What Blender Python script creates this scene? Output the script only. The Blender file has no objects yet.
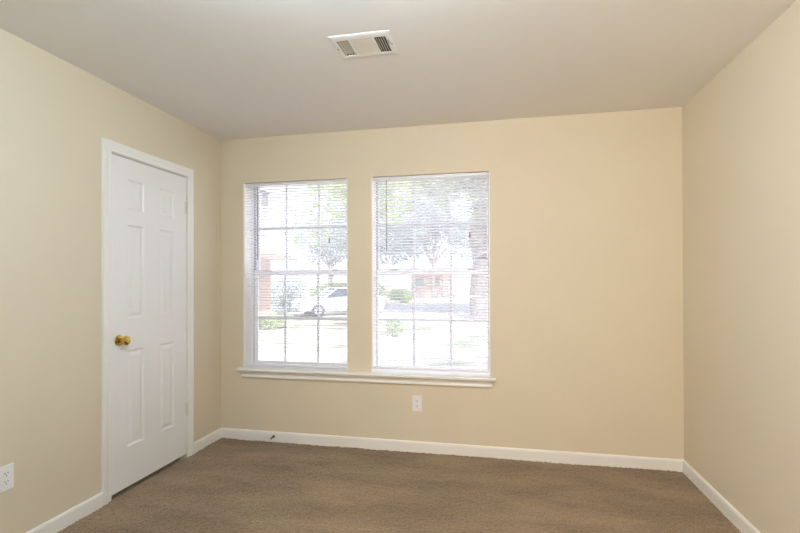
import bpy, bmesh, math, random
import numpy as np
from mathutils import Vector, Matrix, Euler, noise

random.seed(7)
rng = np.random.default_rng(7)
SC = bpy.context.scene
C = SC.collection
R = math.radians

# ------------------------------------------------------------------ room size
XL, XR = -2.21, 1.227          # inner faces of the left and right wall
YB, YF = 3.419, -1.25          # inner faces of the window wall and of the wall behind the camera
H = 2.44
WT = 0.16                      # wall thickness
GZ = -0.50                     # ground level outside

# ------------------------------------------------------------------ camera
cd = bpy.data.cameras.new('camera')
cam = bpy.data.objects.new('camera', cd)
C.objects.link(cam)
cd.sensor_width = 36.0
cd.lens = 462.64 / 800 * 36.0
cd.shift_x = 0.384 / 800
cd.shift_y = 11.554 / 800
cd.clip_start = 0.02
cd.clip_end = 500
_y, _p, _r = 0.204953, 0.0046712, -0.002887
_F = Vector((-math.sin(_y) * math.cos(_p), math.cos(_y) * math.cos(_p), math.sin(_p)))
_R0 = Vector((math.cos(_y), math.sin(_y), 0))
_U0 = _R0.cross(_F)
_R = math.cos(_r) * _R0 + math.sin(_r) * _U0
_U = -math.sin(_r) * _R0 + math.cos(_r) * _U0
cam.matrix_world = Matrix(((_R.x, _U.x, -_F.x, 0), (_R.y, _U.y, -_F.y, 0), (_R.z, _U.z, -_F.z, 1.2831), (0, 0, 0, 1)))
SC.camera = cam

# ------------------------------------------------------------------ light
SC.view_settings.view_transform = 'Standard'
SC.view_settings.look = 'None'
SC.view_settings.exposure = 0.12
SC.view_settings.gamma = 1.0
SC.view_settings.use_curve_mapping = False
SC.cycles.max_bounces = 12
SC.cycles.diffuse_bounces = 6
SC.cycles.transparent_max_bounces = 24
SC.cycles.sample_clamp_indirect = 6.0

W = bpy.data.worlds.new('sky')
SC.world = W
W.use_nodes = True
_bg = W.node_tree.nodes['Background']
_bg.inputs['Color'].default_value = (0.87, 0.91, 1.0, 1)
_bg.inputs['Strength'].default_value = 2.5

sd = bpy.data.lights.new('sun', 'SUN')
sd.energy = 12.0
sd.angle = R(0.6)
sd.color = (1.0, 0.97, 0.93)
sun = bpy.data.objects.new('sun', sd)
C.objects.link(sun)
sun.rotation_euler = (R(54), 0, R(20))      # sun from behind the house, a little from the right

LAMP_STRENGTH = 71.0      # unseen ceiling globe added to light the room, cool tint
LAMP_COLOUR = (0.79, 1.0, 1.15, 1)
SPOT_W = 136.0            # warm fill from the added standing lamp
SPOT_COLOUR = (1.32, 1.0, 0.68)
SPOT_DEG = 96


# ------------------------------------------------------------------ materials
def s2l(c):
    c = c / 255.0
    return c / 12.92 if c <= 0.04045 else ((c + 0.055) / 1.055) ** 2.4


def rgb(r, g, b):
    return (s2l(r), s2l(g), s2l(b), 1.0)


def mat(name, col, rough=0.5, metal=0.0, var=0.0, var_scale=8.0, bump=0.0, bump_scale=200.0, spec=0.5, detail=3.0, coord='Object', stretch=None):
    m = bpy.data.materials.new(name)
    m.use_nodes = True
    nt = m.node_tree
    b = nt.nodes['Principled BSDF']
    b.inputs['Base Color'].default_value = col
    b.inputs['Roughness'].default_value = rough
    b.inputs['Metallic'].default_value = metal
    b.inputs['Specular IOR Level'].default_value = spec
    tc = nt.nodes.new('ShaderNodeTexCoord')
    src = tc.outputs[coord]
    if stretch:
        mp = nt.nodes.new('ShaderNodeMapping')
        mp.inputs['Scale'].default_value = stretch
        nt.links.new(src, mp.inputs['Vector'])
        src = mp.outputs['Vector']
    if var > 0:
        n = nt.nodes.new('ShaderNodeTexNoise')
        n.inputs['Scale'].default_value = var_scale
        n.inputs['Detail'].default_value = detail
        nt.links.new(src, n.inputs['Vector'])
        r = nt.nodes.new('ShaderNodeValToRGB')
        r.color_ramp.elements[0].position = 0.3
        r.color_ramp.elements[1].position = 0.7
        r.color_ramp.elements[0].color = tuple(max(0, c * (1 - var)) for c in col[:3]) + (1,)
        r.color_ramp.elements[1].color = tuple(min(1, c * (1 + var)) for c in col[:3]) + (1,)
        nt.links.new(n.outputs['Fac'], r.inputs['Fac'])
        nt.links.new(r.outputs['Color'], b.inputs['Base Color'])
    if bump > 0:
        n2 = nt.nodes.new('ShaderNodeTexNoise')
        n2.inputs['Scale'].default_value = bump_scale
        n2.inputs['Detail'].default_value = 3.0
        nt.links.new(src, n2.inputs['Vector'])
        bp = nt.nodes.new('ShaderNodeBump')
        bp.inputs['Strength'].default_value = bump
        bp.inputs['Distance'].default_value = 0.004
        nt.links.new(n2.outputs['Fac'], bp.inputs['Height'])
        nt.links.new(bp.outputs['Normal'], b.inputs['Normal'])
    return m


M = {}
M['wall'] = mat('wall_paint', (0.745, 0.655, 0.510, 1), 0.62, bump=0.10, bump_scale=150, var=0.012, var_scale=3.0, spec=0.3)
M['ceiling'] = mat('ceiling_paint', rgb(238, 236, 235), 0.85, bump=0.12, bump_scale=120, spec=0.2)
M['trim'] = mat('trim_paint', rgb(243, 241, 238), 0.35, bump=0.02, bump_scale=60)
M['door'] = mat('door_paint', rgb(241, 240, 240), 0.38, bump=0.05, bump_scale=90, stretch=(1, 1, 0.15))
M['liner'] = mat('liner_paint', rgb(252, 250, 247), 0.45)
M['vinyl'] = mat('window_vinyl', rgb(248, 248, 250), 0.35)
M['track'] = mat('window_track', rgb(165, 167, 172), 0.6)
M['lock'] = mat('sash_lock_metal', rgb(120, 118, 116), 0.4, metal=0.4)
M['hinge'] = mat('painted_hinge', rgb(224, 222, 218), 0.45)
M['brass'] = mat('polished_brass', rgb(208, 180, 96), 0.14, metal=1.0)
M['old_brass'] = mat('dull_brass', rgb(128, 98, 56), 0.35, metal=1.0)
M['rubber'] = mat('white_rubber', rgb(236, 232, 224), 0.6)
M['plate'] = mat('outlet_plastic', rgb(242, 242, 244), 0.32)
M['slot'] = mat('dark_slot', rgb(40, 36, 34), 0.7)
M['vent'] = mat('vent_enamel', rgb(240, 239, 237), 0.4)
M['vent_blade'] = mat('vent_blade_enamel', rgb(222, 214, 202), 0.45)
M['duct'] = mat('duct_dark', rgb(52, 48, 45), 0.8)
M['cord'] = mat('blind_cord', rgb(226, 226, 228), 0.8)
M['wand'] = mat('wand_plastic', rgb(150, 152, 160), 0.25)
M['tassel'] = mat('tassel_plastic', rgb(150, 140, 132), 0.5)
M['rail'] = mat('blind_rail_enamel', rgb(232, 233, 240), 0.35)
M['asphalt'] = mat('asphalt', rgb(140, 140, 146), 0.9, var=0.12, var_scale=1.5)
M['concrete'] = mat('concrete_path', rgb(205, 200, 195), 0.9, var=0.08, var_scale=2.0)
M['brick_far'] = None
M['siding'] = mat('pale_siding', rgb(214, 210, 206), 0.8)
M['fascia'] = mat('fascia_paint', rgb(176, 150, 136), 0.7)
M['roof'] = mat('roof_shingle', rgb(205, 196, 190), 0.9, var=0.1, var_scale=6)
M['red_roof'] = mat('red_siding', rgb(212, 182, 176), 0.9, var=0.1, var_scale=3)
M['chimney'] = mat('chimney_grey', rgb(120, 122, 130), 0.9)
M['bark'] = mat('tree_bark', rgb(120, 114, 114), 0.95, var=0.25, var_scale=9, bump=0.6, bump_scale=20, stretch=(1, 1, 0.2))
M['car'] = mat('car_paint', rgb(196, 202, 216), 0.25)
M['car_glass'] = mat('car_window', rgb(60, 66, 84), 0.08)
M['far_pane'] = mat('curtained_pane', rgb(150, 152, 164), 0.3)
M['tyre'] = mat('tyre_rubber', rgb(40, 40, 44), 0.8)
M['hub'] = mat('wheel_alloy', rgb(190, 192, 198), 0.3, metal=0.8)
M['black'] = mat('dark_paint', rgb(60, 60, 64), 0.6)


def two_sided_leaf(name, c1, c2):
    m = bpy.data.materials.new(name)
    m.use_nodes = True
    nt = m.node_tree
    out = nt.nodes['Material Output']
    nt.nodes.remove(nt.nodes['Principled BSDF'])
    tc = nt.nodes.new('ShaderNodeTexCoord')
    n = nt.nodes.new('ShaderNodeTexNoise')
    n.inputs['Scale'].default_value = 1.3
    nt.links.new(tc.outputs['Object'], n.inputs['Vector'])
    r = nt.nodes.new('ShaderNodeValToRGB')
    r.color_ramp.elements[0].position = 0.35
    r.color_ramp.elements[1].position = 0.65
    r.color_ramp.elements[0].color = c1
    r.color_ramp.elements[1].color = c2
    nt.links.new(n.outputs['Fac'], r.inputs['Fac'])
    d = nt.nodes.new('ShaderNodeBsdfDiffuse')
    t = nt.nodes.new('ShaderNodeBsdfTranslucent')
    mx = nt.nodes.new('ShaderNodeMixShader')
    mx.inputs['Fac'].default_value = 0.4
    nt.links.new(r.outputs['Color'], d.inputs['Color'])
    nt.links.new(r.outputs['Color'], t.inputs['Color'])
    nt.links.new(d.outputs[0], mx.inputs[1])
    nt.links.new(t.outputs[0], mx.inputs[2])
    nt.links.new(mx.outputs[0], out.inputs['Surface'])
    return m


M['leaf'] = two_sided_leaf('leaf_green', rgb(130, 144, 116), rgb(168, 182, 142))
M['leaf_light'] = two_sided_leaf('leaf_light_green', rgb(150, 172, 118), rgb(186, 200, 148))
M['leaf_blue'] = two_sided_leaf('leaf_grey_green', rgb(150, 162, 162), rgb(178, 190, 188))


def slat_material():
    m = bpy.data.materials.new('blind_slat_vinyl')
    m.use_nodes = True
    nt = m.node_tree
    out = nt.nodes['Material Output']
    b = nt.nodes['Principled BSDF']
    b.inputs['Base Color'].default_value = rgb(242, 242, 246)
    b.inputs['Roughness'].default_value = 0.35
    t = nt.nodes.new('ShaderNodeBsdfTranslucent')
    t.inputs['Color'].default_value = rgb(246, 244, 255)
    mx = nt.nodes.new('ShaderNodeMixShader')
    mx.inputs['Fac'].default_value = 0.50
    nt.links.new(b.outputs[0], mx.inputs[1])
    nt.links.new(t.outputs[0], mx.inputs[2])
    nt.links.new(mx.outputs[0], out.inputs['Surface'])
    return m


M['slat'] = slat_material()


def glass_material():
    m = bpy.data.materials.new('window_glass')
    m.use_nodes = True
    nt = m.node_tree
    out = nt.nodes['Material Output']
    nt.nodes.remove(nt.nodes['Principled BSDF'])
    fr = nt.nodes.new('ShaderNodeFresnel')
    fr.inputs['IOR'].default_value = 1.45
    tr = nt.nodes.new('ShaderNodeBsdfTransparent')
    tr.inputs['Color'].default_value = (0.93, 0.94, 0.95, 1)
    gl = nt.nodes.new('ShaderNodeBsdfGlossy')
    gl.inputs['Roughness'].default_value = 0.02
    veil = nt.nodes.new('ShaderNodeBsdfTranslucent')
    veil.inputs['Color'].default_value = (0.9, 0.92, 1.0, 1)
    m0 = nt.nodes.new('ShaderNodeMixShader')
    m0.inputs['Fac'].default_value = 0.24            # pale glare haze over the view, put into the glass
    nt.links.new(tr.outputs[0], m0.inputs[1])
    nt.links.new(veil.outputs[0], m0.inputs[2])
    mx = nt.nodes.new('ShaderNodeMixShader')
    nt.links.new(fr.outputs[0], mx.inputs['Fac'])
    nt.links.new(m0.outputs[0], mx.inputs[1])
    nt.links.new(gl.outputs[0], mx.inputs[2])
    nt.links.new(mx.outputs[0], out.inputs['Surface'])
    return m


M['glass'] = glass_material()


def brick_material(name, c1, c2, mortar, scale):
    m = bpy.data.materials.new(name)
    m.use_nodes = True
    nt = m.node_tree
    b = nt.nodes['Principled BSDF']
    b.inputs['Roughness'].default_value = 0.9
    tc = nt.nodes.new('ShaderNodeTexCoord')
    sp = nt.nodes.new('ShaderNodeSeparateXYZ')
    cb = nt.nodes.new('ShaderNodeCombineXYZ')
    ad = nt.nodes.new('ShaderNodeMath')
    nt.links.new(tc.outputs['Object'], sp.inputs[0])
    nt.links.new(sp.outputs['X'], ad.inputs[0])
    nt.links.new(sp.outputs['Y'], ad.inputs[1])
    nt.links.new(ad.outputs[0], cb.inputs['X'])
    nt.links.new(sp.outputs['Z'], cb.inputs['Y'])
    br = nt.nodes.new('ShaderNodeTexBrick')
    br.inputs['Color1'].default_value = c1
    br.inputs['Color2'].default_value = c2
    br.inputs['Mortar'].default_value = mortar
    br.inputs['Scale'].default_value = scale
    nt.links.new(cb.outputs[0], br.inputs['Vector'])
    nt.links.new(br.outputs['Color'], b.inputs['Base Color'])
    return m


M['brick'] = brick_material('house_brick', rgb(192, 152, 138), rgb(206, 170, 154), rgb(214, 204, 196), 4.0)


def lawn_material():
    m = bpy.data.materials.new('dry_lawn')
    m.use_nodes = True
    nt = m.node_tree
    b = nt.nodes['Principled BSDF']
    b.inputs['Roughness'].default_value = 0.95
    tc = nt.nodes.new('ShaderNodeTexCoord')
    n = nt.nodes.new('ShaderNodeTexNoise')
    n.inputs['Scale'].default_value = 0.8
    n.inputs['Detail'].default_value = 6
    nt.links.new(tc.outputs['Object'], n.inputs['Vector'])
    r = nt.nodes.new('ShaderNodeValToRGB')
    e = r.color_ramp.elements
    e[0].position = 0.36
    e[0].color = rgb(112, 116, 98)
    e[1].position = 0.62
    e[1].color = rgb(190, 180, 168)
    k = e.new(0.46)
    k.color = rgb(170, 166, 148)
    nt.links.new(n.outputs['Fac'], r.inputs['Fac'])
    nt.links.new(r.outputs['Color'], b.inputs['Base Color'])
    return m


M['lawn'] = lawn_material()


def carpet_material():
    m = bpy.data.materials.new('brown_carpet')
    m.use_nodes = True
    nt = m.node_tree
    b = nt.nodes['Principled BSDF']
    b.inputs['Roughness'].default_value = 1.0
    b.inputs['Specular IOR Level'].default_value = 0.05
    b.inputs['Sheen Weight'].default_value = 0.25
    b.inputs['Sheen Roughness'].default_value = 0.6
    tc = nt.nodes.new('ShaderNodeTexCoord')

    def noise_node(scale, detail, stretch):
        mp = nt.nodes.new('ShaderNodeMapping')
        mp.inputs['Scale'].default_value = stretch
        mp.inputs['Rotation'].default_value = (0, 0, R(8))
        nt.links.new(tc.outputs['Object'], mp.inputs['Vector'])
        n = nt.nodes.new('ShaderNodeTexNoise')
        n.inputs['Scale'].default_value = scale
        n.inputs['Detail'].default_value = detail
        nt.links.new(mp.outputs[0], n.inputs['Vector'])
        return n
    tuft = noise_node(230, 2, (1, 1, 1))
    lay = noise_node(3.0, 5, (0.6, 1.7, 1))
    r1 = nt.nodes.new('ShaderNodeValToRGB')
    r1.color_ramp.elements[0].position = 0.34
    r1.color_ramp.elements[0].color = rgb(115, 92, 67)
    r1.color_ramp.elements[1].position = 0.66
    r1.color_ramp.elements[1].color = rgb(166, 140, 110)
    nt.links.new(tuft.outputs['Fac'], r1.inputs['Fac'])
    r2 = nt.nodes.new('ShaderNodeValToRGB')
    r2.color_ramp.elements[0].position = 0.32
    r2.color_ramp.elements[0].color = (0.70, 0.69, 0.67, 1)
    r2.color_ramp.elements[1].position = 0.66
    r2.color_ramp.elements[1].color = (1.12, 1.12, 1.12, 1)
    nt.links.new(lay.outputs['Fac'], r2.inputs['Fac'])
    mx = nt.nodes.new('ShaderNodeMix')
    mx.data_type = 'RGBA'
    mx.blend_type = 'MULTIPLY'
    mx.inputs[0].default_value = 1.0
    nt.links.new(r1.outputs['Color'], mx.inputs[6])
    nt.links.new(r2.outputs['Color'], mx.inputs[7])
    nt.links.new(mx.outputs[2], b.inputs['Base Color'])
    return m


M['carpet'] = carpet_material()


def lamp_material(name, strength):
    m = bpy.data.materials.new(name)
    m.use_nodes = True
    b = m.node_tree.nodes['Principled BSDF']
    b.inputs['Base Color'].default_value = (0.95, 0.95, 0.95, 1)
    b.inputs['Emission Color'].default_value = LAMP_COLOUR
    b.inputs['Emission Strength'].default_value = strength
    return m


M['lamp'] = lamp_material('lit_opal_globe', LAMP_STRENGTH)


# ------------------------------------------------------------------ mesh helpers
def box(bm, x0, x1, y0, y1, z0, z1, bev=0.0, seg=2):
    vs = [bm.verts.new((x, y, z)) for x in (x0, x1) for y in (y0, y1) for z in (z0, z1)]
    idx = [(0, 1, 3, 2), (4, 6, 7, 5), (0, 4, 5, 1), (2, 3, 7, 6), (0, 2, 6, 4), (1, 5, 7, 3)]
    fs = [bm.faces.new([vs[i] for i in f]) for f in idx]
    if bev > 0:
        es = set(e for f in fs for e in f.edges)
        bmesh.ops.bevel(bm, geom=list(es), offset=bev, segments=seg, affect='EDGES', profile=0.5)
    return vs


def prism(bm, pts, axis, a0, a1):
    """pts: closed 2D outline; axis: extrusion axis, the two others take pts in order."""
    def mk(p, a):
        if axis == 'X':
            return (a, p[0], p[1])
        if axis == 'Y':
            return (p[0], a, p[1])
        return (p[0], p[1], a)
    A = [bm.verts.new(mk(p, a0)) for p in pts]
    B = [bm.verts.new(mk(p, a1)) for p in pts]
    n = len(pts)
    bm.faces.new(A)
    bm.faces.new(B[::-1])
    for i in range(n):
        bm.faces.new((A[i], B[i], B[(i + 1) % n], A[(i + 1) % n]))
    return A, B


def tube(bm, p0, p1, r, r1=None, n=10, caps=True):
    p0, p1 = Vector(p0), Vector(p1)
    r1 = r if r1 is None else r1
    d = (p1 - p0).normalized()
    a = d.orthogonal().normalized()
    b = d.cross(a)
    A = [bm.verts.new(p0 + (a * math.cos(t) + b * math.sin(t)) * r) for t in [2 * math.pi * i / n for i in range(n)]]
    B = [bm.verts.new(p1 + (a * math.cos(t) + b * math.sin(t)) * r1) for t in [2 * math.pi * i / n for i in range(n)]]
    for i in range(n):
        bm.faces.new((A[i], A[(i + 1) % n], B[(i + 1) % n], B[i]))
    if caps:
        bm.faces.new(A[::-1])
        bm.faces.new(B)


def lathe(bm, prof, origin, axis, n=24):
    """prof: list of (distance along the axis, radius)."""
    o = Vector(origin)
    d = Vector(axis).normalized()
    a = d.orthogonal().normalized()
    b = d.cross(a)
    rings = []
    for t, r in prof:
        if r < 1e-6:
            rings.append([bm.verts.new(o + d * t)])
        else:
            rings.append([bm.verts.new(o + d * t + (a * math.cos(q) + b * math.sin(q)) * r) for q in [2 * math.pi * i / n for i in range(n)]])
    for A, B in zip(rings, rings[1:]):
        if len(A) == 1 and len(B) == 1:
            continue
        if len(A) == 1:
            for i in range(n):
                bm.faces.new((A[0], B[(i + 1) % n], B[i]))
        elif len(B) == 1:
            for i in range(n):
                bm.faces.new((A[i], A[(i + 1) % n], B[0]))
        else:
            for i in range(n):
                bm.faces.new((A[i], A[(i + 1) % n], B[(i + 1) % n], B[i]))


def slab_with_holes(bm, axis, a0, a1, u0, u1, v0, v1, holes):
    """A solid slab between a0 and a1 on the axis, spanning u and v, with rectangular holes (u0, u1, v0, v1)."""
    us = sorted(set([u0, u1] + [h for q in holes for h in q[:2]]))
    vs = sorted(set([v0, v1] + [h for q in holes for h in q[2:]]))
    us = [u for u in us if u0 <= u <= u1]
    vs = [v for v in vs if v0 <= v <= v1]

    def P(a, u, v):
        return {'X': (a, u, v), 'Y': (u, a, v), 'Z': (u, v, a)}[axis]
    cache = {}

    def V(a, i, j):
        k = (a, i, j)
        if k not in cache:
            cache[k] = bm.verts.new(P(a, us[i], vs[j]))
        return cache[k]

    def solid(i, j):
        if i < 0 or j < 0 or i >= len(us) - 1 or j >= len(vs) - 1:
            return False
        cu, cv = (us[i] + us[i + 1]) / 2, (vs[j] + vs[j + 1]) / 2
        return not any(q[0] < cu < q[1] and q[2] < cv < q[3] for q in holes)
    for i in range(len(us) - 1):
        for j in range(len(vs) - 1):
            if not solid(i, j):
                continue
            for a in (a0, a1):
                bm.faces.new((V(a, i, j), V(a, i + 1, j), V(a, i + 1, j + 1), V(a, i, j + 1)))
            for (di, dj, e) in ((-1, 0, ((i, j), (i, j + 1))), (1, 0, ((i + 1, j), (i + 1, j + 1))),
                                (0, -1, ((i, j), (i + 1, j))), (0, 1, ((i, j + 1), (i + 1, j + 1)))):
                if not solid(i + di, j + dj):
                    (p, q), (r_, s) = e
                    bm.faces.new((V(a0, p, q), V(a0, r_, s), V(a1, r_, s), V(a1, p, q)))


def link(name, bm, m, parent=None, smooth=False, sharp=35):
    bmesh.ops.recalc_face_normals(bm, faces=bm.faces[:])
    me = bpy.data.meshes.new(name)
    bm.to_mesh(me)
    bm.free()
    for q in (m if isinstance(m, (list, tuple)) else [m]):
        me.materials.append(q)
    if smooth:
        for p in me.polygons:
            p.use_smooth = True
        try:
            me.set_sharp_from_angle(angle=R(sharp))
        except Exception:
            pass
    o = bpy.data.objects.new(name, me)
    C.objects.link(o)
    if parent is not None:
        o.parent = parent
        if parent.parent is None:
            o.matrix_parent_inverse = Matrix.Translation(-parent.location)
    return o


def tag(o, label, cat, group=None, kind=None):
    o['label'] = label
    o['category'] = cat
    if group:
        o['group'] = group
    if kind:
        o['kind'] = kind
    return o


def thing(name, label, cat, loc, group=None, kind=None):
    o = bpy.data.objects.new(name, None)
    C.objects.link(o)
    o.location = loc
    o.empty_display_size = 0.1
    return tag(o, label, cat, group, kind)


def NB():
    return bmesh.new()


# ------------------------------------------------------------------ the room shell
W1 = (-2.006, -1.122)
W2 = (-0.930, -0.042)
WZ0, WZ1 = 0.582, 2.075       # finished opening, sill to head
WZH = 2.125                    # the rough opening behind the head return
DY0, DY1, DZ1 = 2.300, 3.000, 2.045          # the rough door opening in the left wall
VX0, VX1, VY0, VY1 = -0.758, -0.496, 2.108, 2.272   # hole for the ceiling register

bm = NB()
slab_with_holes(bm, 'Y', YB, YB + WT, XL - WT, XR + WT, GZ, H + 0.15, [(W1[0], W1[1], WZ0, WZH), (W2[0], W2[1], WZ0, WZH)])
for a, b in (W1, W2):
    box(bm, a, b, YB, YB + 0.104, WZ1, WZH)
tag(link('wall_back', bm, M['wall']), 'cream painted wall with the two windows, facing the viewer', 'wall', kind='structure')
bm = NB()
slab_with_holes(bm, 'X', XL - WT, XL, YF - WT, YB, GZ, H + 0.15, [(DY0, DY1, -0.02, DZ1)])
tag(link('wall_left', bm, M['wall']), 'cream painted wall on the left, holding the white panelled door', 'wall', kind='structure')
bm = NB()
box(bm, XR, XR + WT, YF - WT, YB, GZ, H + 0.15)
tag(link('wall_right', bm, M['wall']), 'plain cream painted wall on the right without openings', 'wall', kind='structure')
bm = NB()
box(bm, XL, XR, YF - WT, YF, GZ, H + 0.15)
tag(link('wall_rear', bm, M['wall']), 'cream painted wall behind the viewpoint', 'wall', kind='structure')
bm = NB()
slab_with_holes(bm, 'Z', H, H + 0.14, XL, XR, YF, YB, [(VX0, VX1, VY0, VY1)])
tag(link('ceiling', bm, M['ceiling']), 'off-white painted ceiling with a supply register', 'ceiling', kind='structure')

# closet shell added behind the closed door to block daylight at its gaps
bm = NB()
box(bm, XL - WT - 0.66, XL - WT - 0.60, 2.1, 3.2, -0.02, 2.2)
box(bm, XL - WT - 0.60, XL - WT, 2.1, 2.16, -0.02, 2.2)
box(bm, XL - WT - 0.60, XL - WT, 3.14, 3.2, -0.02, 2.2)
box(bm, XL - WT - 0.60, XL - WT, 2.16, 3.14, 2.14, 2.2)
tag(link('closet_light_block', bm, M['wall']), 'unseen closet shell added behind the white door to block daylight', 'wall', kind='structure')

# floor: one dense carpet surface over a slab
def carpet():
    x0, x1, y0, y1 = XL, XR, YF, YB
    step = 0.0072
    nx, ny = int((x1 - x0) / step), int((y1 - y0 - 2.3) / step)
    ys = np.concatenate([[y0], np.linspace(y0 + 2.3, y1, ny)])
    xs = np.linspace(x0, x1, nx)
    Xg, Yg = np.meshgrid(xs, ys)
    jx = rng.uniform(-0.4, 0.4, Xg.shape) * step
    jy = rng.uniform(-0.4, 0.4, Xg.shape) * step
    jx[:, 0] = jx[:, -1] = 0
    jy[0] = jy[-1] = 0
    Zg = rng.uniform(-0.0045, 0.0022, Xg.shape)
    # clumps: a smoothed random field
    def field(s):
        gy, gx = Xg.shape[0] // s + 3, Xg.shape[1] // s + 3
        f = rng.uniform(-1, 1, (gy, gx))
        iy, ix = np.arange(Xg.shape[0]) / s, np.arange(Xg.shape[1]) / s
        y0i, x0i = iy.astype(int), ix.astype(int)
        fy, fx = (iy - y0i)[:, None], (ix - x0i)[None, :]
        fy, fx = fy * fy * (3 - 2 * fy), fx * fx * (3 - 2 * fx)
        a = f[y0i][:, x0i]; b = f[y0i][:, x0i + 1]; c = f[y0i + 1][:, x0i]; d = f[y0i + 1][:, x0i + 1]
        return (a * (1 - fx) + b * fx) * (1 - fy) + (c * (1 - fx) + d * fx) * fy
    Zg += 0.0012 * field(3) + 0.0025 * field(16) + 0.0020 * field(40)
    Zg[0] = 0
    co = np.stack([Xg + jx, Yg + jy, Zg], -1).reshape(-1, 3).astype(np.float32)
    n0, n1 = Xg.shape
    base = (np.arange(n0 - 1)[:, None] * n1 + np.arange(n1 - 1)[None, :]).reshape(-1)
    quads = np.stack([base, base + 1, base + n1 + 1, base + n1], -1).astype(np.int32)
    me = bpy.data.meshes.new('floor')
    me.vertices.add(len(co))
    me.vertices.foreach_set('co', co.reshape(-1))
    me.loops.add(quads.size)
    me.loops.foreach_set('vertex_index', quads.reshape(-1))
    me.polygons.add(len(quads))
    me.polygons.foreach_set('loop_start', np.arange(0, quads.size, 4, dtype=np.int32))
    me.polygons.foreach_set('use_smooth', np.ones(len(quads), dtype=bool))
    me.update()
    me.validate()
    me.materials.append(M['carpet'])
    o = bpy.data.objects.new('floor', me)
    C.objects.link(o)
    return o


tag(carpet(), 'brown cut pile carpet covering the whole floor', 'floor', kind='structure')
bm = NB()
box(bm, XL - WT - 0.66, XR + WT, YF - WT, YB + WT, GZ, -0.022)
tag(link('floor_slab', bm, M['concrete']), 'concrete slab under the brown carpet', 'floor', kind='structure')

# baseboards: profile with an eased top
BT, BH = 0.013, 0.079


def base_profile(d):
    return [(0, -0.015), (d * BT, -0.015), (d * BT, BH - 0.014), (d * BT * 0.82, BH - 0.005), (d * BT * 0.45, BH), (0, BH)]


bm = NB()
prism(bm, [(YB + a, b) for a, b in base_profile(-1)], 'X', XL, XR)
tag(link('baseboard_back', bm, M['trim']), 'white baseboard along the window wall', 'baseboard', kind='structure')
bm = NB()
prism(bm, [(XR + a, b) for a, b in base_profile(-1)], 'Y', YF, YB - BT)
tag(link('baseboard_right', bm, M['trim']), 'white baseboard along the plain right wall', 'baseboard', kind='structure')
CY0, CY1, CW = 2.308, 2.992, 0.062
bm = NB()
prism(bm, [(XL + a, b) for a, b in base_profile(1)], 'Y', YF, CY0 - CW)
tag(link('baseboard_left', bm, M['trim']), 'white baseboard on the left wall, on the near side of the door', 'baseboard', kind='structure')
bm = NB()
prism(bm, [(XL + a, b) for a, b in base_profile(1)], 'Y', CY1 + CW, YB - BT)
tag(link('baseboard_left', bm, M['trim']), 'short white baseboard between the door and the corner', 'baseboard', kind='structure')

# ------------------------------------------------------------------ the door
door = thing('door_1', 'closed white six-panel door in its white casing on left wall', 'door', (XL, 2.65, 0), kind='structure')
SY0, SY1, SZ0, SZ1 = 2.3135, 2.9895, 0.024, 2.034
# slab with six recessed, raised-field panels
cols = [(2.4385, 2.5755), (2.7150, 2.8575)]
rows = [(0.268, 0.858), (1.052, 1.628), (1.722, 1.908)]
bm = NB()
slab_with_holes(bm, 'X', XL - 0.036, XL - 0.001, SY0, SY1, SZ0, SZ1, [(c[0], c[1], r[0], r[1]) for c in cols for r in rows])
for c in cols:
    for r in rows:
        # loops of the moulding, from the opening inwards: (inset, depth)
        steps = [(0.0, -0.001), (0.006, -0.0075), (0.011, -0.0095), (0.017, -0.0095), (0.036, -0.0035), (0.040, -0.003)]
        loops = []
        for ins, dx in steps:
            y0, y1, z0, z1 = c[0] + ins, c[1] - ins, r[0] + ins, r[1] - ins
            loops.append([bm.verts.new((XL + dx, y, z)) for y, z in ((y0, z0), (y1, z0), (y1, z1), (y0, z1))])
        for A, B in zip(loops, loops[1:]):
            for i in range(4):
                bm.faces.new((A[i], A[(i + 1) % 4], B[(i + 1) % 4], B[i]))
        bm.faces.new(loops[-1])
slab = link('door_slab', bm, M['door'], door)
# jamb
bm = NB()
box(bm, XL - WT, XL, DY0 - 0.012, SY0 - 0.003, -0.02, SZ1 + 0.016)
box(bm, XL - WT, XL, SY1 + 0.003, DY1 + 0.012, -0.02, SZ1 + 0.016)
box(bm, XL - WT, XL, SY0 - 0.003, SY1 + 0.003, SZ1 + 0.006, SZ1 + 0.016)
box(bm, XL - 0.05, XL - 0.037, SY0 - 0.003, SY0 + 0.012, -0.02, SZ1 + 0.004)
box(bm, XL - 0.05, XL - 0.037, SY1 - 0.012, SY1 + 0.003, -0.02, SZ1 + 0.004)
box(bm, XL - 0.05, XL - 0.037, SY0, SY1, SZ1 - 0.010, SZ1 + 0.006)
link('door_jamb', bm, M['trim'], door)
# casing: mitred colonial profile swept round three sides
prof = [(0.0, 0.0), (0.0, 0.008), (0.004, 0.0105), (0.010, 0.0105), (0.014, 0.008), (0.026, 0.0105), (0.042, 0.0150), (0.054, 0.0165), (0.060, 0.0150), (0.062, 0.011), (0.062, 0.0)]
bm = NB()
path = []
for off, h in prof:
    path.append([bm.verts.new((XL + h, y, z)) for y, z in ((CY0 - off, -0.012), (CY0 - off, SZ1 + 0.010 + off), (CY1 + off, SZ1 + 0.010 + off), (CY1 + off, -0.012))])
n = len(path)
for i in range(n):
    A, B = path[i], path[(i + 1) % n]
    for k in range(3):
        bm.faces.new((A[k], A[k + 1], B[k + 1], B[k]))
bm.faces.new([p[0] for p in path])
bm.faces.new([p[3] for p in path][::-1])
link('door_casing', bm, M['trim'], door)
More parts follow.
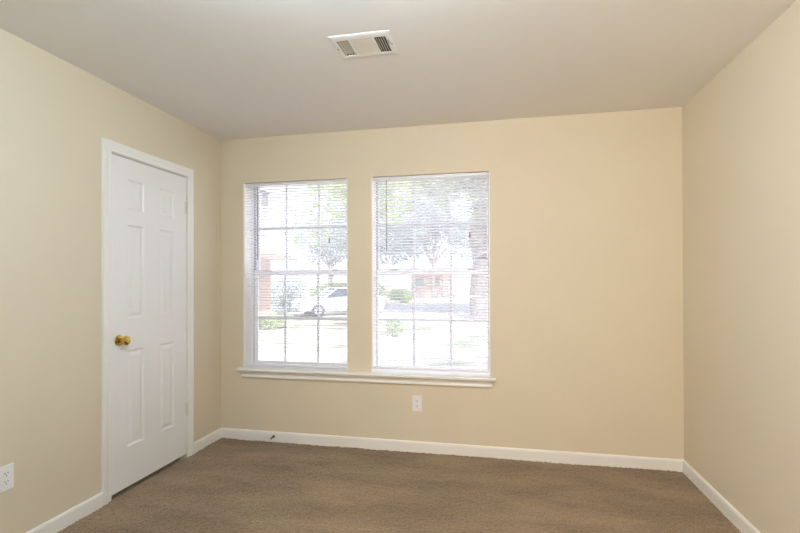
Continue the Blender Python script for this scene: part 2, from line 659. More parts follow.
# knob
KY, KZ = 2.372, 0.928
bm = NB()
lathe(bm, [(0.0, 0.0), (0.0, 0.033), (0.003, 0.034), (0.008, 0.031), (0.010, 0.022), (0.013, 0.0125), (0.026, 0.0115), (0.031, 0.015), (0.036, 0.0225), (0.043, 0.0275), (0.052, 0.0285), (0.060, 0.0255), (0.065, 0.018), (0.067, 0.009), (0.0665, 0.0)], (XL - 0.001, KY, KZ), (1, 0, 0), 32)
kn = link('door_knob', bm, M['brass'], door, smooth=True)
kn['label'] = 'polished brass door knob with round rose'
bm = NB()
box(bm, XL - 0.012, XL + 0.0010, SY0 - 0.0026, SY0 - 0.0004, KZ - 0.03, KZ + 0.03)
link('strike_plate', bm, M['old_brass'], door)
for hz in (1.815, 0.352):
    bm = NB()
    tube(bm, (XL + 0.006, SY1 + 0.0005, hz - 0.046), (XL + 0.006, SY1 + 0.0005, hz + 0.046), 0.0058, n=12)
    for k in (-0.028, -0.0095, 0.0095, 0.028):
        tube(bm, (XL + 0.006, SY1 + 0.0005, hz + k - 0.0006), (XL + 0.006, SY1 + 0.0005, hz + k + 0.0006), 0.0063, n=12)
    tube(bm, (XL + 0.006, SY1 + 0.0005, hz + 0.046), (XL + 0.006, SY1 + 0.0005, hz + 0.052), 0.0045, 0.002, n=12)
    tube(bm, (XL + 0.006, SY1 + 0.0005, hz - 0.052), (XL + 0.006, SY1 + 0.0005, hz - 0.046), 0.002, 0.0045, n=12)
    box(bm, XL - 0.0012, XL + 0.0015, SY1 - 0.014, SY1 + 0.004, hz - 0.045, hz + 0.045)
    link('hinge', bm, M['hinge'], door)


# ------------------------------------------------------------------ windows
MID = 0.450          # the muntins' centre line, measured from the left edge of the opening


def make_window(name, label, x0, x1, fl, sl, fr, sr):
    xc = (x0 + x1) / 2
    w = thing(name, label, 'window', (xc, YB + 0.1, WZ0), kind='structure')
    # white jamb liner lining the opening
    bm = NB()
    t = 0.005
    ya, yb = YB + 0.0015, YB + 0.108
    box(bm, x0, x0 + t, ya, yb, WZ0, WZ1)
    box(bm, x1 - t, x1, ya, yb, WZ0, WZ1)
    link('jamb_liner', bm, M['liner'], w)
    # outer frame
    fy0, fy1 = YB + 0.106, YB + WT + 0.012
    zb, zt = WZ0, WZH - 0.001
    bm = NB()
    box(bm, x0, x0 + fl, fy0, fy1, zb, zt)
    box(bm, x1 - fr, x1, fy0, fy1, zb, zt)
    box(bm, x0 + fl, x1 - fr, fy0, fy1, zt - 0.012, zt)
    box(bm, x0 + fl, x1 - fr, fy0, fy1, zb, zb + 0.012)
    link('window_frame', bm, M['vinyl'], w)
    # the balance track beside the sashes
    bm = NB()
    for xa in (x0 + fl, x1 - fr - 0.006):
        box(bm, xa, xa + 0.006, fy0 + 0.012, fy1 - 0.012, zb + 0.012, zt - 0.012)
    tr = link('balance_track', bm, M['track'], w)
    tr['label'] = 'grey balance track beside the sashes'
    xa, xb = x0 + fl + 0.005, x1 - fr - 0.005

    def sash(nm, ya, yb, z0, z1, bot, top, zm):
        bm = NB()
        box(bm, xa, xa + sl, ya, yb, z0, z1, 0.002)
        box(bm, xb - sr, xb, ya, yb, z0, z1, 0.002)
        box(bm, xa + sl - 0.002, xb - sr + 0.002, ya, yb, z0, z0 + bot, 0.002)
        box(bm, xa + sl - 0.002, xb - sr + 0.002, ya, yb, z1 - top, z1, 0.002)
        s = link(nm, bm, M['vinyl'], w)
        ym = (ya + yb) / 2
        bm = NB()
        g = 0.0095
        xm0 = x0 + MID
        for xm in (xm0 - 0.1435, xm0 + 0.1435):
            box(bm, xm - g, xm + g, ym - 0.006, ym + 0.006, z0 + bot, z1 - top, 0.002)
        box(bm, xa + sl, xb - sr, ym - 0.0055, ym + 0.0055, zm - g, zm + g, 0.002)
        link('muntin_grid', bm, M['vinyl'], s)
        bm = NB()
        yg = ym - 0.0085           # pane set before the grille so its haze lightens the bars
        vs = [bm.verts.new(p) for p in ((xa + sl - 0.003, yg, z0 + bot - 0.003), (xb - sr + 0.003, yg, z0 + bot - 0.003), (xb - sr + 0.003, yg, z1 - top + 0.003), (xa + sl - 0.003, yg, z1 - top + 0.003))]
        bm.faces.new(vs)
        link('pane', bm, M['glass'], s)
        return s
    sash('upper_sash', YB + 0.142, YB + 0.164, 1.338, zt - 0.013, 0.030, 0.016, 1.718)
    lo = sash('lower_sash', YB + 0.116, YB + 0.139, zb + 0.013, 1.362, 0.024, 0.034, 0.974)
    for s in (-1, 1):
        bm = NB()
        xk = x0 + MID + s * 0.30
        box(bm, xk - 0.03, xk + 0.03, YB + 0.114, YB + 0.138, 1.362, 1.367, 0.001)
        box(bm, xk - 0.022, xk + 0.018, YB + 0.110, YB + 0.128, 1.367, 1.373, 0.002)
        k = link('tilt_latch', bm, M['lock'], lo)
        k['label'] = 'dull grey tilt latch on the meeting rail'
    return w


make_window('window_1', 'left white vinyl sash window, the one nearer the door', *W1, 0.026, 0.032, 0.010, 0.014)
make_window('window_2', 'right white vinyl sash window, nearer the middle of the wall', *W2, 0.008, 0.012, 0.008, 0.010)

# stool and apron, one run under both windows
sill = thing('trim_1', 'white wooden sill and moulded apron running under both windows', 'window sill', (-1.03, YB, 0.56), kind='structure')
bm = NB()
sx0, sx1 = -2.036, -0.001
st = 0.026
zt = WZ0 + 0.001
nose = [(YB + 0.0, zt - st), (YB + 0.0, zt), (YB - 0.048, zt), (YB - 0.054, zt - 0.003), (YB - 0.057, zt - 0.009), (YB - 0.057, zt - 0.017), (YB - 0.054, zt - 0.023), (YB - 0.048, zt - st)]
prism(bm, nose, 'X', sx0, sx1)
for a, b in (W1, W2):
    box(bm, a + 0.001, b - 0.001, YB, YB + 0.107, zt - 0.012, zt)
link('sill_board', bm, M['trim'], sill)
# apron: crown profile, cove above, bead below, mitred returns
bm = NB()
ap = [(0.0, 0.553), (0.040, 0.553), (0.039, 0.549), (0.031, 0.544), (0.025, 0.537), (0.0215, 0.528), (0.0215, 0.525), (0.027, 0.523), (0.0285, 0.518), (0.0275, 0.511), (0.020, 0.505), (0.010, 0.500), (0.0, 0.500)]
ends = []
for sgn, xe in ((-1, sx0 + 0.012), (1, sx1 - 0.012)):
    loop = []
    for d, z in ap:
        loop.append((bm.verts.new((xe + sgn * (d - 0.040), YB - d, z)), bm.verts.new((xe + sgn * (d - 0.040), YB, z))))
    ends.append(loop)
L, Rr = ends
k = len(ap)
for i in range(k - 1):
    bm.faces.new((L[i][0], L[i + 1][0], Rr[i + 1][0], Rr[i][0]))
    for E_ in (L, Rr):
        q = []
        for v in (E_[i][0], E_[i + 1][0], E_[i + 1][1], E_[i][1]):
            if v not in q and not any((v.co - u.co).length < 1e-7 for u in q):
                q.append(v)
        if len(q) >= 3:
            bm.faces.new(q)
link('apron', bm, M['trim'], sill)


# ------------------------------------------------------------------ blinds
def make_blind(label, x0, x1, tilt, wand_x, wand_len, pull_x, tassel_z, rail_z):
    xa, xb = x0 + 0.008, x1 - 0.008
    xc = (xa + xb) / 2
    yc = YB + 0.030
    t = thing('window_blind', label, 'blind', (xc, yc, WZ1), group='white mini blinds in the two windows')
    # head rail, an open U channel
    z1 = WZ1 - 0.003
    z0 = z1 - 0.021
    bm = NB()
    box(bm, xa, xb, yc - 0.0135, yc + 0.0135, z0, z0 + 0.001)
    box(bm, xa, xb, yc - 0.0135, yc - 0.0125, z0 + 0.001, z1)
    box(bm, xa, xb, yc + 0.0125, yc + 0.0135, z0 + 0.001, z1)
    for q in (xa, xb - 0.004):
        box(bm, q, q + 0.004, yc - 0.0125, yc + 0.0125, z0 + 0.001, z1)
    link('head_rail', bm, M['rail'], t)
    # slats: curved 25 mm strips, 22 mm apart
    top, bot = z0 - 0.010, rail_z + 0.018
    npit = int(round((top - bot) / 0.0218))
    bm = NB()
    ct, st_ = math.cos(tilt), math.sin(tilt)
    sec = []
    for i in range(5):
        u = -0.0125 + 0.025 * i / 4
        c = 0.0020 * (1 - (u / 0.0125) ** 2)
        sec.append((u, c))
    for k in range(npit + 1):
        zz = top - (top - bot) * k / npit + random.uniform(-0.0006, 0.0006)
        tl = tilt + random.uniform(-0.02, 0.02)
        ct, st_ = math.cos(tl), math.sin(tl)
        A, B = [], []
        for u, c in sec:
            y = yc + u * ct - c * st_
            z = zz - u * st_ + c * ct
            A.append(bm.verts.new((xa + 0.002, y, z)))
            B.append(bm.verts.new((xb - 0.002, y, z)))
        for i in range(4):
            bm.faces.new((A[i], B[i], B[i + 1], A[i + 1]))
    sl = link('slat_stack', bm, M['slat'], t, smooth=True, sharp=80)
    # bottom rail
    bm = NB()
    box(bm, xa + 0.001, xb - 0.001, yc - 0.0125, yc + 0.0125, rail_z - 0.007, rail_z + 0.007, 0.003)
    for q in (xa, xb - 0.003):
        box(bm, q, q + 0.003, yc - 0.013, yc + 0.013, rail_z - 0.008, rail_z + 0.008)
    link('bottom_rail', bm, M['rail'], t)
    # ladder cords
    for xk in (xa + 0.11, xc, xb - 0.11):
        bm = NB()
        for yy in (yc - 0.0132, yc + 0.0132):
            tube(bm, (xk, yy, rail_z), (xk, yy, z0), 0.0007, n=5)
        link('ladder_cord', bm, M['cord'], t)
    # wand
    bm = NB()
    yw = yc - 0.021
    tube(bm, (wand_x, yc - 0.012, z0 - 0.002), (wand_x, yw, z0 - 0.012), 0.0016, n=8)
    tube(bm, (wand_x, yw, z0 - 0.012), (wand_x, yw, z0 - 0.022), 0.0035, n=8)
    tube(bm, (wand_x, yw, z0 - 0.022), (wand_x + 0.002, yw - 0.001, z0 - wand_len), 0.0032, n=6)
    wd = link('tilt_wand', bm, M['wand'], t)
    wd['label'] = 'clear plastic tilt wand'
    # pull cord with its tassel
    bm = NB()
    tube(bm, (pull_x, yc - 0.017, z0 + 0.004), (pull_x, yc - 0.019, tassel_z + 0.03), 0.0008, n=5)
    pc = link('pull_cord', bm, M['cord'], t)
    bm = NB()
    lathe(bm, [(0, 0.0), (0, 0.003), (0.006, 0.0042), (0.020, 0.0062), (0.036, 0.0075), (0.038, 0.006), (0.038, 0.0)], (pull_x, yc - 0.019, tassel_z + 0.034), (0, 0, -1), 12)
    ts = link('tassel', bm, M['tassel'], pc, smooth=True)
    ts['label'] = 'small brown cord tassel'
    return t


make_blind('lowered white mini blind in the left window, nearer the door', W1[0], W1[1], R(14), -1.885, 0.60, -1.275, 1.580, 0.604)
make_blind('lowered white mini blind in the right window, with a visible wand', W2[0], W2[1], R(19), -0.815, 0.545, -0.187, 1.602, 0.612)


# ------------------------------------------------------------------ outlets
def outlet(label, pos, rotz):
    t = thing('wall_outlet', label, 'outlet', (0, 0, 0), group='duplex outlets on the cream walls')
    # built facing -Y at the origin, then placed
    parts = []
    bm = NB()
    box(bm, -0.036, 0.036, -0.0055, 0.0, -0.0585, 0.0585, 0.003, 3)
    parts.append(link('cover_plate', bm, M['plate'], t))
    for s in (-1, 1):
        bm = NB()
        pts = []
        for i in range(28):
            a = 2 * math.pi * i / 28
            pts.append((max(-0.0145, min(0.0145, 0.0172 * math.cos(a))), s * 0.0195 + 0.0145 * math.sin(a)))
        prism(bm, pts, 'Y', -0.0075, -0.004)
        rc = link('receptacle', bm, M['plate'], t)
        bm = NB()
        for xs, hh in ((-0.0064, 0.0046), (0.0064, 0.0038)):
            box(bm, xs - 0.0013, xs + 0.0013, -0.0079, -0.0070, s * 0.0195 + 0.003 - hh, s * 0.0195 + 0.003 + hh)
        tube(bm, (0, -0.0079, s * 0.0195 - 0.008), (0, -0.0070, s * 0.0195 - 0.008), 0.0025, n=12)
        q = link('slot', bm, M['slot'], rc)
        q['label'] = 'dark socket slots'
    bm = NB()
    lathe(bm, [(0, 0.0032), (0.0009, 0.0028), (0.0013, 0.0)], (0, -0.0054, 0), (0, -1, 0), 12)
    link('screw', bm, M['plate'], t)
    t.location = pos
    t.rotation_euler = (0, 0, rotz)
    return t


outlet('white duplex outlet below the right window on the back wall', (-0.580, YB, 0.362), 0)
outlet('white duplex outlet low on the left wall, cut by the photo edge', (XL, 1.716, 0.380), R(90))

# ------------------------------------------------------------------ ceiling register
vent = thing('ceiling_vent', 'white rectangular air supply register on the ceiling', 'vent', (-0.627, 2.19, H))
vx0, vx1, vy0, vy1 = -0.777, -0.477, 2.077, 2.297
bm = NB()
openings = [(-0.748, -0.690), (-0.678, -0.573), (-0.561, -0.505)]
slab_with_holes(bm, 'Z', H - 0.0065, H - 0.004, vx0 + 0.014, vx1 - 0.014, vy0 + 0.014, vy1 - 0.014, [(a, b, 2.116, 2.264) for a, b in openings])
ring = [(0.014, -0.0065), (0.0, -0.0030), (0.0, 0.0), (0.014, 0.0), (0.014, -0.004)]
lp = [[bm.verts.new((x, y, H + dz)) for x, y in ((vx0 + i, vy0 + i), (vx1 - i, vy0 + i), (vx1 - i, vy1 - i), (vx0 + i, vy1 - i))] for i, dz in ring]
for A, B in zip(lp, lp[1:]):
    for i in range(4):
        bm.faces.new((A[i], A[(i + 1) % 4], B[(i + 1) % 4], B[i]))
link('vent_frame', bm, M['vent'], vent)
bm = NB()
dz0, dz1 = H + 0.0005, H + 0.13
a = (VX0 + 0.001, VX1 - 0.001, VY0 + 0.001, VY1 - 0.001)
box(bm, a[0], a[0] + 0.002, a[2], a[3], dz0, dz1)
box(bm, a[1] - 0.002, a[1], a[2], a[3], dz0, dz1)
box(bm, a[0], a[1], a[2], a[2] + 0.002, dz0, dz1)
box(bm, a[0], a[1], a[3] - 0.002, a[3], dz0, dz1)
box(bm, a[0], a[1], a[2], a[3], dz1, dz1 + 0.002)
du = link('duct_box', bm, M['duct'], vent)
du['label'] = 'dark sheet metal duct above the louvres'


def blade(c, ang, along, length, wid=0.019):
    bm = NB()
    h = wid / 2
    if along == 'Y':
        pts = [(-h, -0.0006), (h, -0.0006), (h, 0.0006), (-h, 0.0006)]
        q = [(c[0] + u * math.cos(ang) - v * math.sin(ang), H + 0.0 + u * math.sin(ang) + v * math.cos(ang)) for u, v in pts]
        prism(bm, q, 'Y', c[1] - length / 2, c[1] + length / 2)
    else:
        pts = [(-h, -0.0006), (h, -0.0006), (h, 0.0006), (-h, 0.0006)]
        q = [(c[1] + u * math.cos(ang) - v * math.sin(ang), H + 0.0 + u * math.sin(ang) + v * math.cos(ang)) for u, v in pts]
        prism(bm, q, 'X', c[0] - length / 2, c[0] + length / 2)
    return link('louver_blade', bm, M['vent_blade'], vent)


for i in range(4):
    blade((-0.741 + i * 0.0145, 2.19), R(58), 'Y', 0.146, 0.012)
for i in range(5):
    blade((-0.556 + i * 0.0115, 2.19), R(132), 'Y', 0.146, 0.016)
for i in range(9):
    blade((-0.6255, 2.124 + i * 0.0165), R(-38), 'X', 0.103, 0.022)
for xs in (-0.763, -0.491):
    bm = NB()
    lathe(bm, [(0, 0.0045), (0.0015, 0.0040), (0.0022, 0.0)], (xs, 2.19, H - 0.0064), (0, 0, -1), 14)
    link('screw', bm, M['lock'], vent)
bm = NB()
box(bm, -0.503, -0.497, 2.150, 2.170, H - 0.013, H - 0.006, 0.001)
box(bm, -0.504, -0.496, 2.150, 2.156, H - 0.019, H - 0.011, 0.001)
link('damper_lever', bm, M['lock'], vent)

# ------------------------------------------------------------------ spring door stop on the baseboard
stop = thing('door_stop', 'small brass spring door stop on back baseboard near the corner', 'door stop', (-1.735, YB - BT, 0.043))
bm = NB()
o = Vector((-1.735, YB - BT, 0.043))
lathe(bm, [(0.0, 0.0), (0.0, 0.0115), (0.003, 0.0115), (0.007, 0.008), (0.010, 0.006), (0.010, 0.0)], o, (0, -1, 0), 16)
link('mount', bm, M['old_brass'], stop, smooth=True)
bm = NB()
turns, ns = 16, 12
prev = None
for i in range(turns * ns + 1):
    a = 2 * math.pi * i / ns
    t_ = i / (turns * ns)
    p = o + Vector((math.cos(a) * 0.0050, -0.009 - 0.056 * t_, math.sin(a) * 0.0050 - 0.004 * t_ * t_))
    if prev is not None:
        tube(bm, prev, p, 0.0013, n=5, caps=False)
    prev = p
sp_ = link('spring', bm, M['old_brass'], stop, smooth=True)
bm = NB()
lathe(bm, [(0.0, 0.0), (0.0, 0.0062), (0.010, 0.0070), (0.016, 0.0062), (0.018, 0.003), (0.018, 0.0)], o + Vector((0, -0.062, -0.004)), (0, -1, 0), 16)
tp = link('rubber_tip', bm, M['rubber'], stop, smooth=True)
tp['label'] = 'white rubber tip'

# ------------------------------------------------------------------ ceiling globe added out of view to light the room
LX, LY = -0.45, 0.90
lamp = thing('fill_ceiling_lamp', 'unseen opal globe lamp added to light the room, on a short ceiling stem', 'lamp', (LX, LY, H))
bm = NB()
lathe(bm, [(0.0, 0.0), (0.0, 0.065), (0.014, 0.062), (0.024, 0.03), (0.026, 0.010), (0.060, 0.010), (0.062, 0.04), (0.076, 0.05), (0.076, 0.0)], (LX, LY, H), (0, 0, -1), 32)
link('lamp_stem', bm, M['trim'], lamp, smooth=True)
bm = NB()
gr = 0.15
lathe(bm, [(0.065 + gr - gr * math.cos(R(a)), gr * math.sin(R(a))) for a in range(18, 181, 9)], (LX, LY, H), (0, 0, -1), 40)
link('lamp_globe', bm, M['lamp'], lamp, smooth=True)

# standing lamp added behind the viewpoint as fill light for the window wall
PX, PY, PZ = -0.15, -0.95, 1.40
aim = (Vector((1.00, YB, 1.00)) - Vector((PX, PY, PZ))).normalized()
pt = thing('fill_floor_lamp', 'unseen white standing lamp added behind the viewpoint as fill light for the window wall', 'lamp', (PX, PY, 0))
bm = NB()
lathe(bm, [(0.0, 0.0), (0.0, 0.14), (0.012, 0.14), (0.022, 0.12), (0.03, 0.02), (0.03, 0.0)], (PX, PY, 0.003), (0, 0, 1), 32)
link('lamp_base', bm, M['trim'], pt, smooth=True)
c0 = Vector((PX, PY, PZ))
bm = NB()
tube(bm, (PX, PY, 0.02), (PX, PY, PZ - 0.04), 0.011, n=14)
link('pole', bm, M['trim'], pt, smooth=True)
bm = NB()
lathe(bm, [(-0.07, 0.0), (-0.07, 0.030), (-0.05, 0.046), (0.06, 0.052), (0.06, 0.048), (-0.03, 0.042), (-0.03, 0.0)], c0, aim, 28)
link('lamp_head', bm, M['trim'], pt, smooth=True)
ld = bpy.data.lights.new('spot', 'SPOT')
ld.energy = SPOT_W
ld.color = SPOT_COLOUR
ld.spot_size = R(SPOT_DEG)
ld.spot_blend = 1.0
ld.shadow_soft_size = 0.035
lo_ = bpy.data.objects.new('spot', ld)
C.objects.link(lo_)
lo_.location = c0 + aim * 0.062
lo_.rotation_euler = aim.to_track_quat('-Z', 'Y').to_euler()

# ------------------------------------------------------------------ outside: ground, road, path
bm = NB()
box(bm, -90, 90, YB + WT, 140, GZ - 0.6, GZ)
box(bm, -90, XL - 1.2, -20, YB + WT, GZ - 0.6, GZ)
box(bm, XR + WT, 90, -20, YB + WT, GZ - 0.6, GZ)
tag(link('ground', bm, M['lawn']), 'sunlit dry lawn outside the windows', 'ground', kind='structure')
bm = NB()
box(bm, -90, 90, 25.5, 33.0, GZ, GZ + 0.02)
tag(link('road', bm, M['asphalt']), 'grey street crossing beyond the lawn', 'road', kind='structure')

# own roof (its gable throws the shadow on the lawn)
bm = NB()
rx = [(-4.6, H + 0.12), (1.1, H + 2.1), (6.8, H + 0.12), (6.8, H + 0.30), (1.1, H + 2.28), (-4.6, H + 0.30)]
prism(bm, rx, 'Y', -8, YB + WT + 0.45)
tag(link('roof', bm, M['roof']), 'gabled roof above the room', 'roof', kind='structure')


# ------------------------------------------------------------------ plants
def leaf_mesh(bm, centres, count, size, rnd):
    """scatter leaf-sized quads through a set of ellipsoid clumps (centre, radii)."""
    tot = sum(r[0] * r[1] * r[2] for c, r in centres) or 1
    for c, r in centres:
        nleaf = max(20, int(count * r[0] * r[1] * r[2] / tot))
        for i in range(nleaf):
            while True:
                d = Vector((rnd.uniform(-1, 1), rnd.uniform(-1, 1), rnd.uniform(-1, 1)))
                l = d.length
                if 0.05 < l <= 1:
                    break
            d *= (l ** 0.35) / l
            p = Vector((c[0] + d.x * r[0], c[1] + d.y * r[1], c[2] + d.z * r[2]))
            q = Euler((rnd.uniform(0, 6.3), rnd.uniform(0, 6.3), rnd.uniform(0, 6.3))).to_matrix()
            s = size * rnd.uniform(0.6, 1.3)
            vs = [bm.verts.new(p + q @ Vector(v)) for v in ((-s, 0, 0), (0, -s * 0.5, s * 0.1), (s, 0, 0), (0, s * 0.5, s * 0.1))]
            bm.faces.new(vs)


def make_tree(label, base, h_trunk, r_trunk, crown_r, crown_h, n_clump, leaves, leaf_size, m, seed, group='trees on the lawn outside', spread=0.75):
    rnd = random.Random(seed)
    bx, by, bz = base
    t = thing('tree', label, 'tree', base, group=group)
    bm = NB()
    p0 = Vector(base) + Vector((0, 0, -0.1))
    pts = [(p0, r_trunk * 1.75), (p0 + Vector((0, 0, 0.35)), r_trunk * 1.08)]
    nseg = 6
    for i in range(1, nseg + 1):
        f = i / nseg
        pts.append((p0 + Vector((rnd.uniform(-1, 1) * r_trunk * 0.35, rnd.uniform(-1, 1) * r_trunk * 0.35, 0.35 + (h_trunk - 0.25) * f)), r_trunk * (1.05 - 0.3 * f)))
    for (a, ra), (b, rb) in zip(pts, pts[1:]):
        tube(bm, a, b, ra, rb, n=14)
    top = pts[-1][0]
    cents = []
    for i in range(n_clump):
        a = 6.283 * i / n_clump + rnd.uniform(-0.4, 0.4)
        rr = crown_r * rnd.uniform(0.25, spread)
        zc = base[2] + h_trunk + crown_h * rnd.uniform(0.12, 0.85)
        c = Vector((bx + rr * math.cos(a), by + rr * math.sin(a), zc))
        tube(bm, top - Vector((0, 0, rnd.uniform(0.0, 0.6))), c, r_trunk * rnd.uniform(0.25, 0.4), r_trunk * 0.08, n=8)
        k = crown_r * rnd.uniform(0.3, 0.48)
        cents.append((c, (k, k, k * 0.75)))
    link('trunk', bm, M['bark'], t, smooth=True, sharp=60)
    bm = NB()
    leaf_mesh(bm, cents, leaves, leaf_size, rnd)
    link('foliage', bm, M[m], t)
    return t


def make_shrub(label, base, rx_, ry_, hz, leaves, leaf_size, m, seed, group='shrubs outside'):
    rnd = random.Random(seed)
    t = thing('shrub', label, 'shrub', base, group=group)
    bm = NB()
    for i in range(7):
        a = rnd.uniform(0, 6.28)
        tube(bm, Vector(base) + Vector((rnd.uniform(-0.1, 0.1), rnd.uniform(-0.1, 0.1), -0.05)),
             Vector(base) + Vector((rx_ * 0.55 * math.cos(a), ry_ * 0.55 * math.sin(a), hz * rnd.uniform(0.5, 0.8))), 0.025, 0.008, n=6)
    link('stem', bm, M['bark'], t)
    bm = NB()
    cents = []
    for i in range(8):
        a = 6.28 * i / 8
        cents.append((Vector(base) + Vector((rx_ * 0.5 * math.cos(a), ry_ * 0.5 * math.sin(a), hz * rnd.uniform(0.35, 0.62))), (rx_ * 0.55, ry_ * 0.55, hz * 0.38)))
    leaf_mesh(bm, cents, leaves, leaf_size, rnd)
    link('foliage', bm, M[m], t)
    return t


make_tree('broad oak with a thick grey trunk seen through the right window', (-0.50, 20.6, GZ), 5.2, 0.56, 4.7, 4.4, 18, 30000, 0.10, 'leaf', 3, spread=0.85)
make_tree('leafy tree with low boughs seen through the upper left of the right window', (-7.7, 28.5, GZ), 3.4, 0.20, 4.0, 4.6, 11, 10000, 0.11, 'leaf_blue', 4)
make_tree('bright green tree between the two windows, with boughs reaching into both', (-3.75, 12.6, GZ), 2.9, 0.11, 2.1, 2.6, 10, 5200, 0.065, 'leaf_light', 6)
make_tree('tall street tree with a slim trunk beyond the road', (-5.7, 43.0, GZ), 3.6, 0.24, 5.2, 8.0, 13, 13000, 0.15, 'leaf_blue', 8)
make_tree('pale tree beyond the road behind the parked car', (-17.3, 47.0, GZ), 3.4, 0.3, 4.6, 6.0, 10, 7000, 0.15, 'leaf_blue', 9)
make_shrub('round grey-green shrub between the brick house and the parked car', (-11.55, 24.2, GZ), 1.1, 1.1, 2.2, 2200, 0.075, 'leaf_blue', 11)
make_shrub('low green shrub in front of the brick house', (-8.35, 15.6, GZ), 0.8, 0.5, 0.55, 1600, 0.05, 'leaf', 12)
make_shrub('wide hedge of grey-green leaves behind the parked car', (-12.2, 37.5, GZ), 3.4, 1.0, 1.9, 4500, 0.11, 'leaf', 13)
make_shrub('bright green bush across the road seen through the right window', (-7.2, 35.2, GZ), 1.0, 0.9, 1.15, 2500, 0.08, 'leaf_light', 14)
make_shrub('small leafy sapling on the near lawn seen through the right window', (-3.1, 14.2, GZ), 0.3, 0.3, 0.65, 350, 0.05, 'leaf', 15)

# ------------------------------------------------------------------ neighbouring brick house on the left
hs = thing('brick_house', 'pale brick neighbour house with a low eave beyond the left window', 'house', (-13.0, 14.0, GZ))
bm = NB()
box(bm, -17.0, -9.29, 9.5, 18.0, GZ, 2.15)
link('wall', bm, M['brick'], hs)
bm = NB()
prism(bm, [(-18.0, 2.15), (-8.35, 2.15), (-8.35, 2.30), (-13.2, 4.4), (-18.0, 2.30)], 'Y', 9.0, 18.5)
link('roof', bm, M['roof'], hs)
bm = NB()
box(bm, -8.39, -8.32, 8.95, 18.55, 2.10, 2.31)
link('fascia', bm, M['fascia'], hs)
bm = NB()
box(bm, -9.38, -9.06, 16.8, 17.3, 2.5, 4.30)
link('chimney', bm, M['siding'], hs)
bm = NB()
box(bm, -9.40, -9.04, 16.78, 17.32, 4.30, 4.80)
link('chimney_hood', bm, M['chimney'], hs)
bm = NB()
box(bm, -9.43, -8.98, 16.75, 17.35, 4.80, 4.87)
link('chimney_cap', bm, M['black'], hs)

# ------------------------------------------------------------------ red-sided house across the street
h2 = thing('red_house', 'reddish house across the street seen through the right window', 'house', (-9.5, 52.0, GZ))
bm = NB()
box(bm, -9.1, -5.6, 50.0, 58.0, GZ, 2.1)
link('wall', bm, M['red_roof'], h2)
bm = NB()
prism(bm, [(49.4, 2.05), (58.6, 2.05), (54.0, 3.9)], 'X', -9.5, -5.2)
link('roof', bm, M['roof'], h2)
for wx in (-8.7, -7.0):
    bm = NB()
    box(bm, wx, wx + 1.1, 49.95, 50.05, 0.45, 1.65)
    f = link('window', bm, M['siding'], h2)
    bm = NB()
    box(bm, wx + 0.08, wx + 1.02, 49.93, 49.97, 0.53, 1.57)
    link('pane', bm, M['far_pane'], f)

# ------------------------------------------------------------------ mailbox by the kerb
mb = thing('mailbox', 'dark mailbox on a post at the kerb across the lawn', 'mailbox', (-6.6, 25.0, GZ))
bm = NB()
box(bm, -6.65, -6.55, 24.95, 25.05, GZ, 0.45)
link('post', bm, M['bark'], mb)
bm = NB()
pts = [(24.75, 0.45), (25.25, 0.45), (25.25, 0.58), (25.17, 0.67), (25.0, 0.70), (24.83, 0.67), (24.75, 0.58)]
prism(bm, pts, 'X', -6.72, -6.48)
link('box', bm, M['black'], mb)


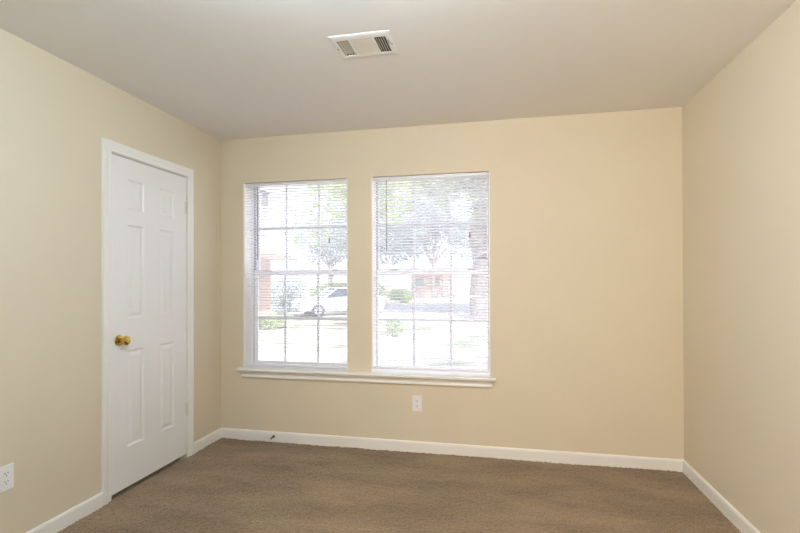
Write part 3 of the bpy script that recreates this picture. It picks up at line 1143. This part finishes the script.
# ------------------------------------------------------------------ parked car, seen from its side
def make_car(label, loc, rotz):
    t = thing('car', label, 'car', (0, 0, 0))
    Lh = 2.25
    body = [(-Lh, 0.35), (-Lh + 0.03, 0.62), (-Lh + 0.15, 0.80), (-1.35, 0.90), (-0.95, 0.93), (1.45, 0.98), (2.05, 0.96), (Lh - 0.03, 0.86), (Lh, 0.55), (Lh - 0.06, 0.32)]
    low = []
    for cx in (1.38, -1.38):
        for i in range(9):
            a = math.pi * i / 8
            low.append((cx + 0.36 * math.cos(a), 0.30 + 0.36 * math.sin(a)))
    outline = body + [(Lh - 0.1, 0.24)] + low[:9] + low[9:] + [(-Lh + 0.1, 0.24)]
    bm = NB()
    A, B = prism(bm, outline, 'Y', -0.86, 0.86)
    bmesh.ops.bevel(bm, geom=[e for e in bm.edges if abs(e.verts[0].co.y - e.verts[1].co.y) < 1e-6], offset=0.05, segments=2, affect='EDGES')
    link('body', bm, M['car'], t, smooth=True)
    # glasshouse, tapering to the roof
    bm = NB()
    lo = [(-1.02, 0.91), (1.62, 0.96)]
    up = [(-0.28, 1.36), (0.95, 1.38)]
    v = [bm.verts.new((x, s * 0.80, z)) for s in (-1, 1) for x, z in lo] + [bm.verts.new((x, s * 0.60, z)) for s in (-1, 1) for x, z in up]
    for f in ((0, 1, 5, 4), (2, 6, 7, 3), (0, 4, 6, 2), (1, 3, 7, 5), (4, 5, 7, 6), (0, 2, 3, 1)):
        bm.faces.new([v[i] for i in f])
    g = link('window_glass', bm, M['car_glass'], t)
    bm = NB()
    box(bm, -0.32, 0.99, -0.62, 0.62, 1.36, 1.42, 0.025)
    for s in (-1, 1):
        for (a, b) in (((-1.04, 0.91), (-0.30, 1.39)), ((0.36, 0.94), (0.36, 1.39)), ((1.64, 0.95), (0.97, 1.39))):
            tube(bm, (a[0], s * 0.81, a[1]), (b[0], s * 0.61, b[1]), 0.035, n=8)
    link('cabin_roof', bm, M['car'], t)
    for cx in (-1.38, 1.38):
        for s in (-1, 1):
            bm = NB()
            lathe(bm, [(0, 0.20), (0.0, 0.30), (0.03, 0.32), (0.18, 0.32), (0.21, 0.30), (0.21, 0.20)], (cx, s * 0.66, 0.32), (0, s, 0), 24)
            wl = link('wheel', bm, M['tyre'], t, smooth=True)
            bm = NB()
            lathe(bm, [(0.19, 0.0), (0.19, 0.20), (0.20, 0.21), (0.17, 0.21)], (cx, s * 0.66, 0.32), (0, s, 0), 24)
            link('hub', bm, M['hub'], wl)
    for s in (-1, 1):
        bm = NB()
        box(bm, -Lh - 0.01, -Lh + 0.10, s * 0.62 - 0.16, s * 0.62 + 0.16, 0.62, 0.74, 0.02)
        link('headlight', bm, M['siding'], t)
    t.location = loc
    t.rotation_euler = (0, 0, rotz)
    return t


make_car('pale blue-grey sedan parked outside behind the left window', (-8.0, 22.9, GZ), R(40))
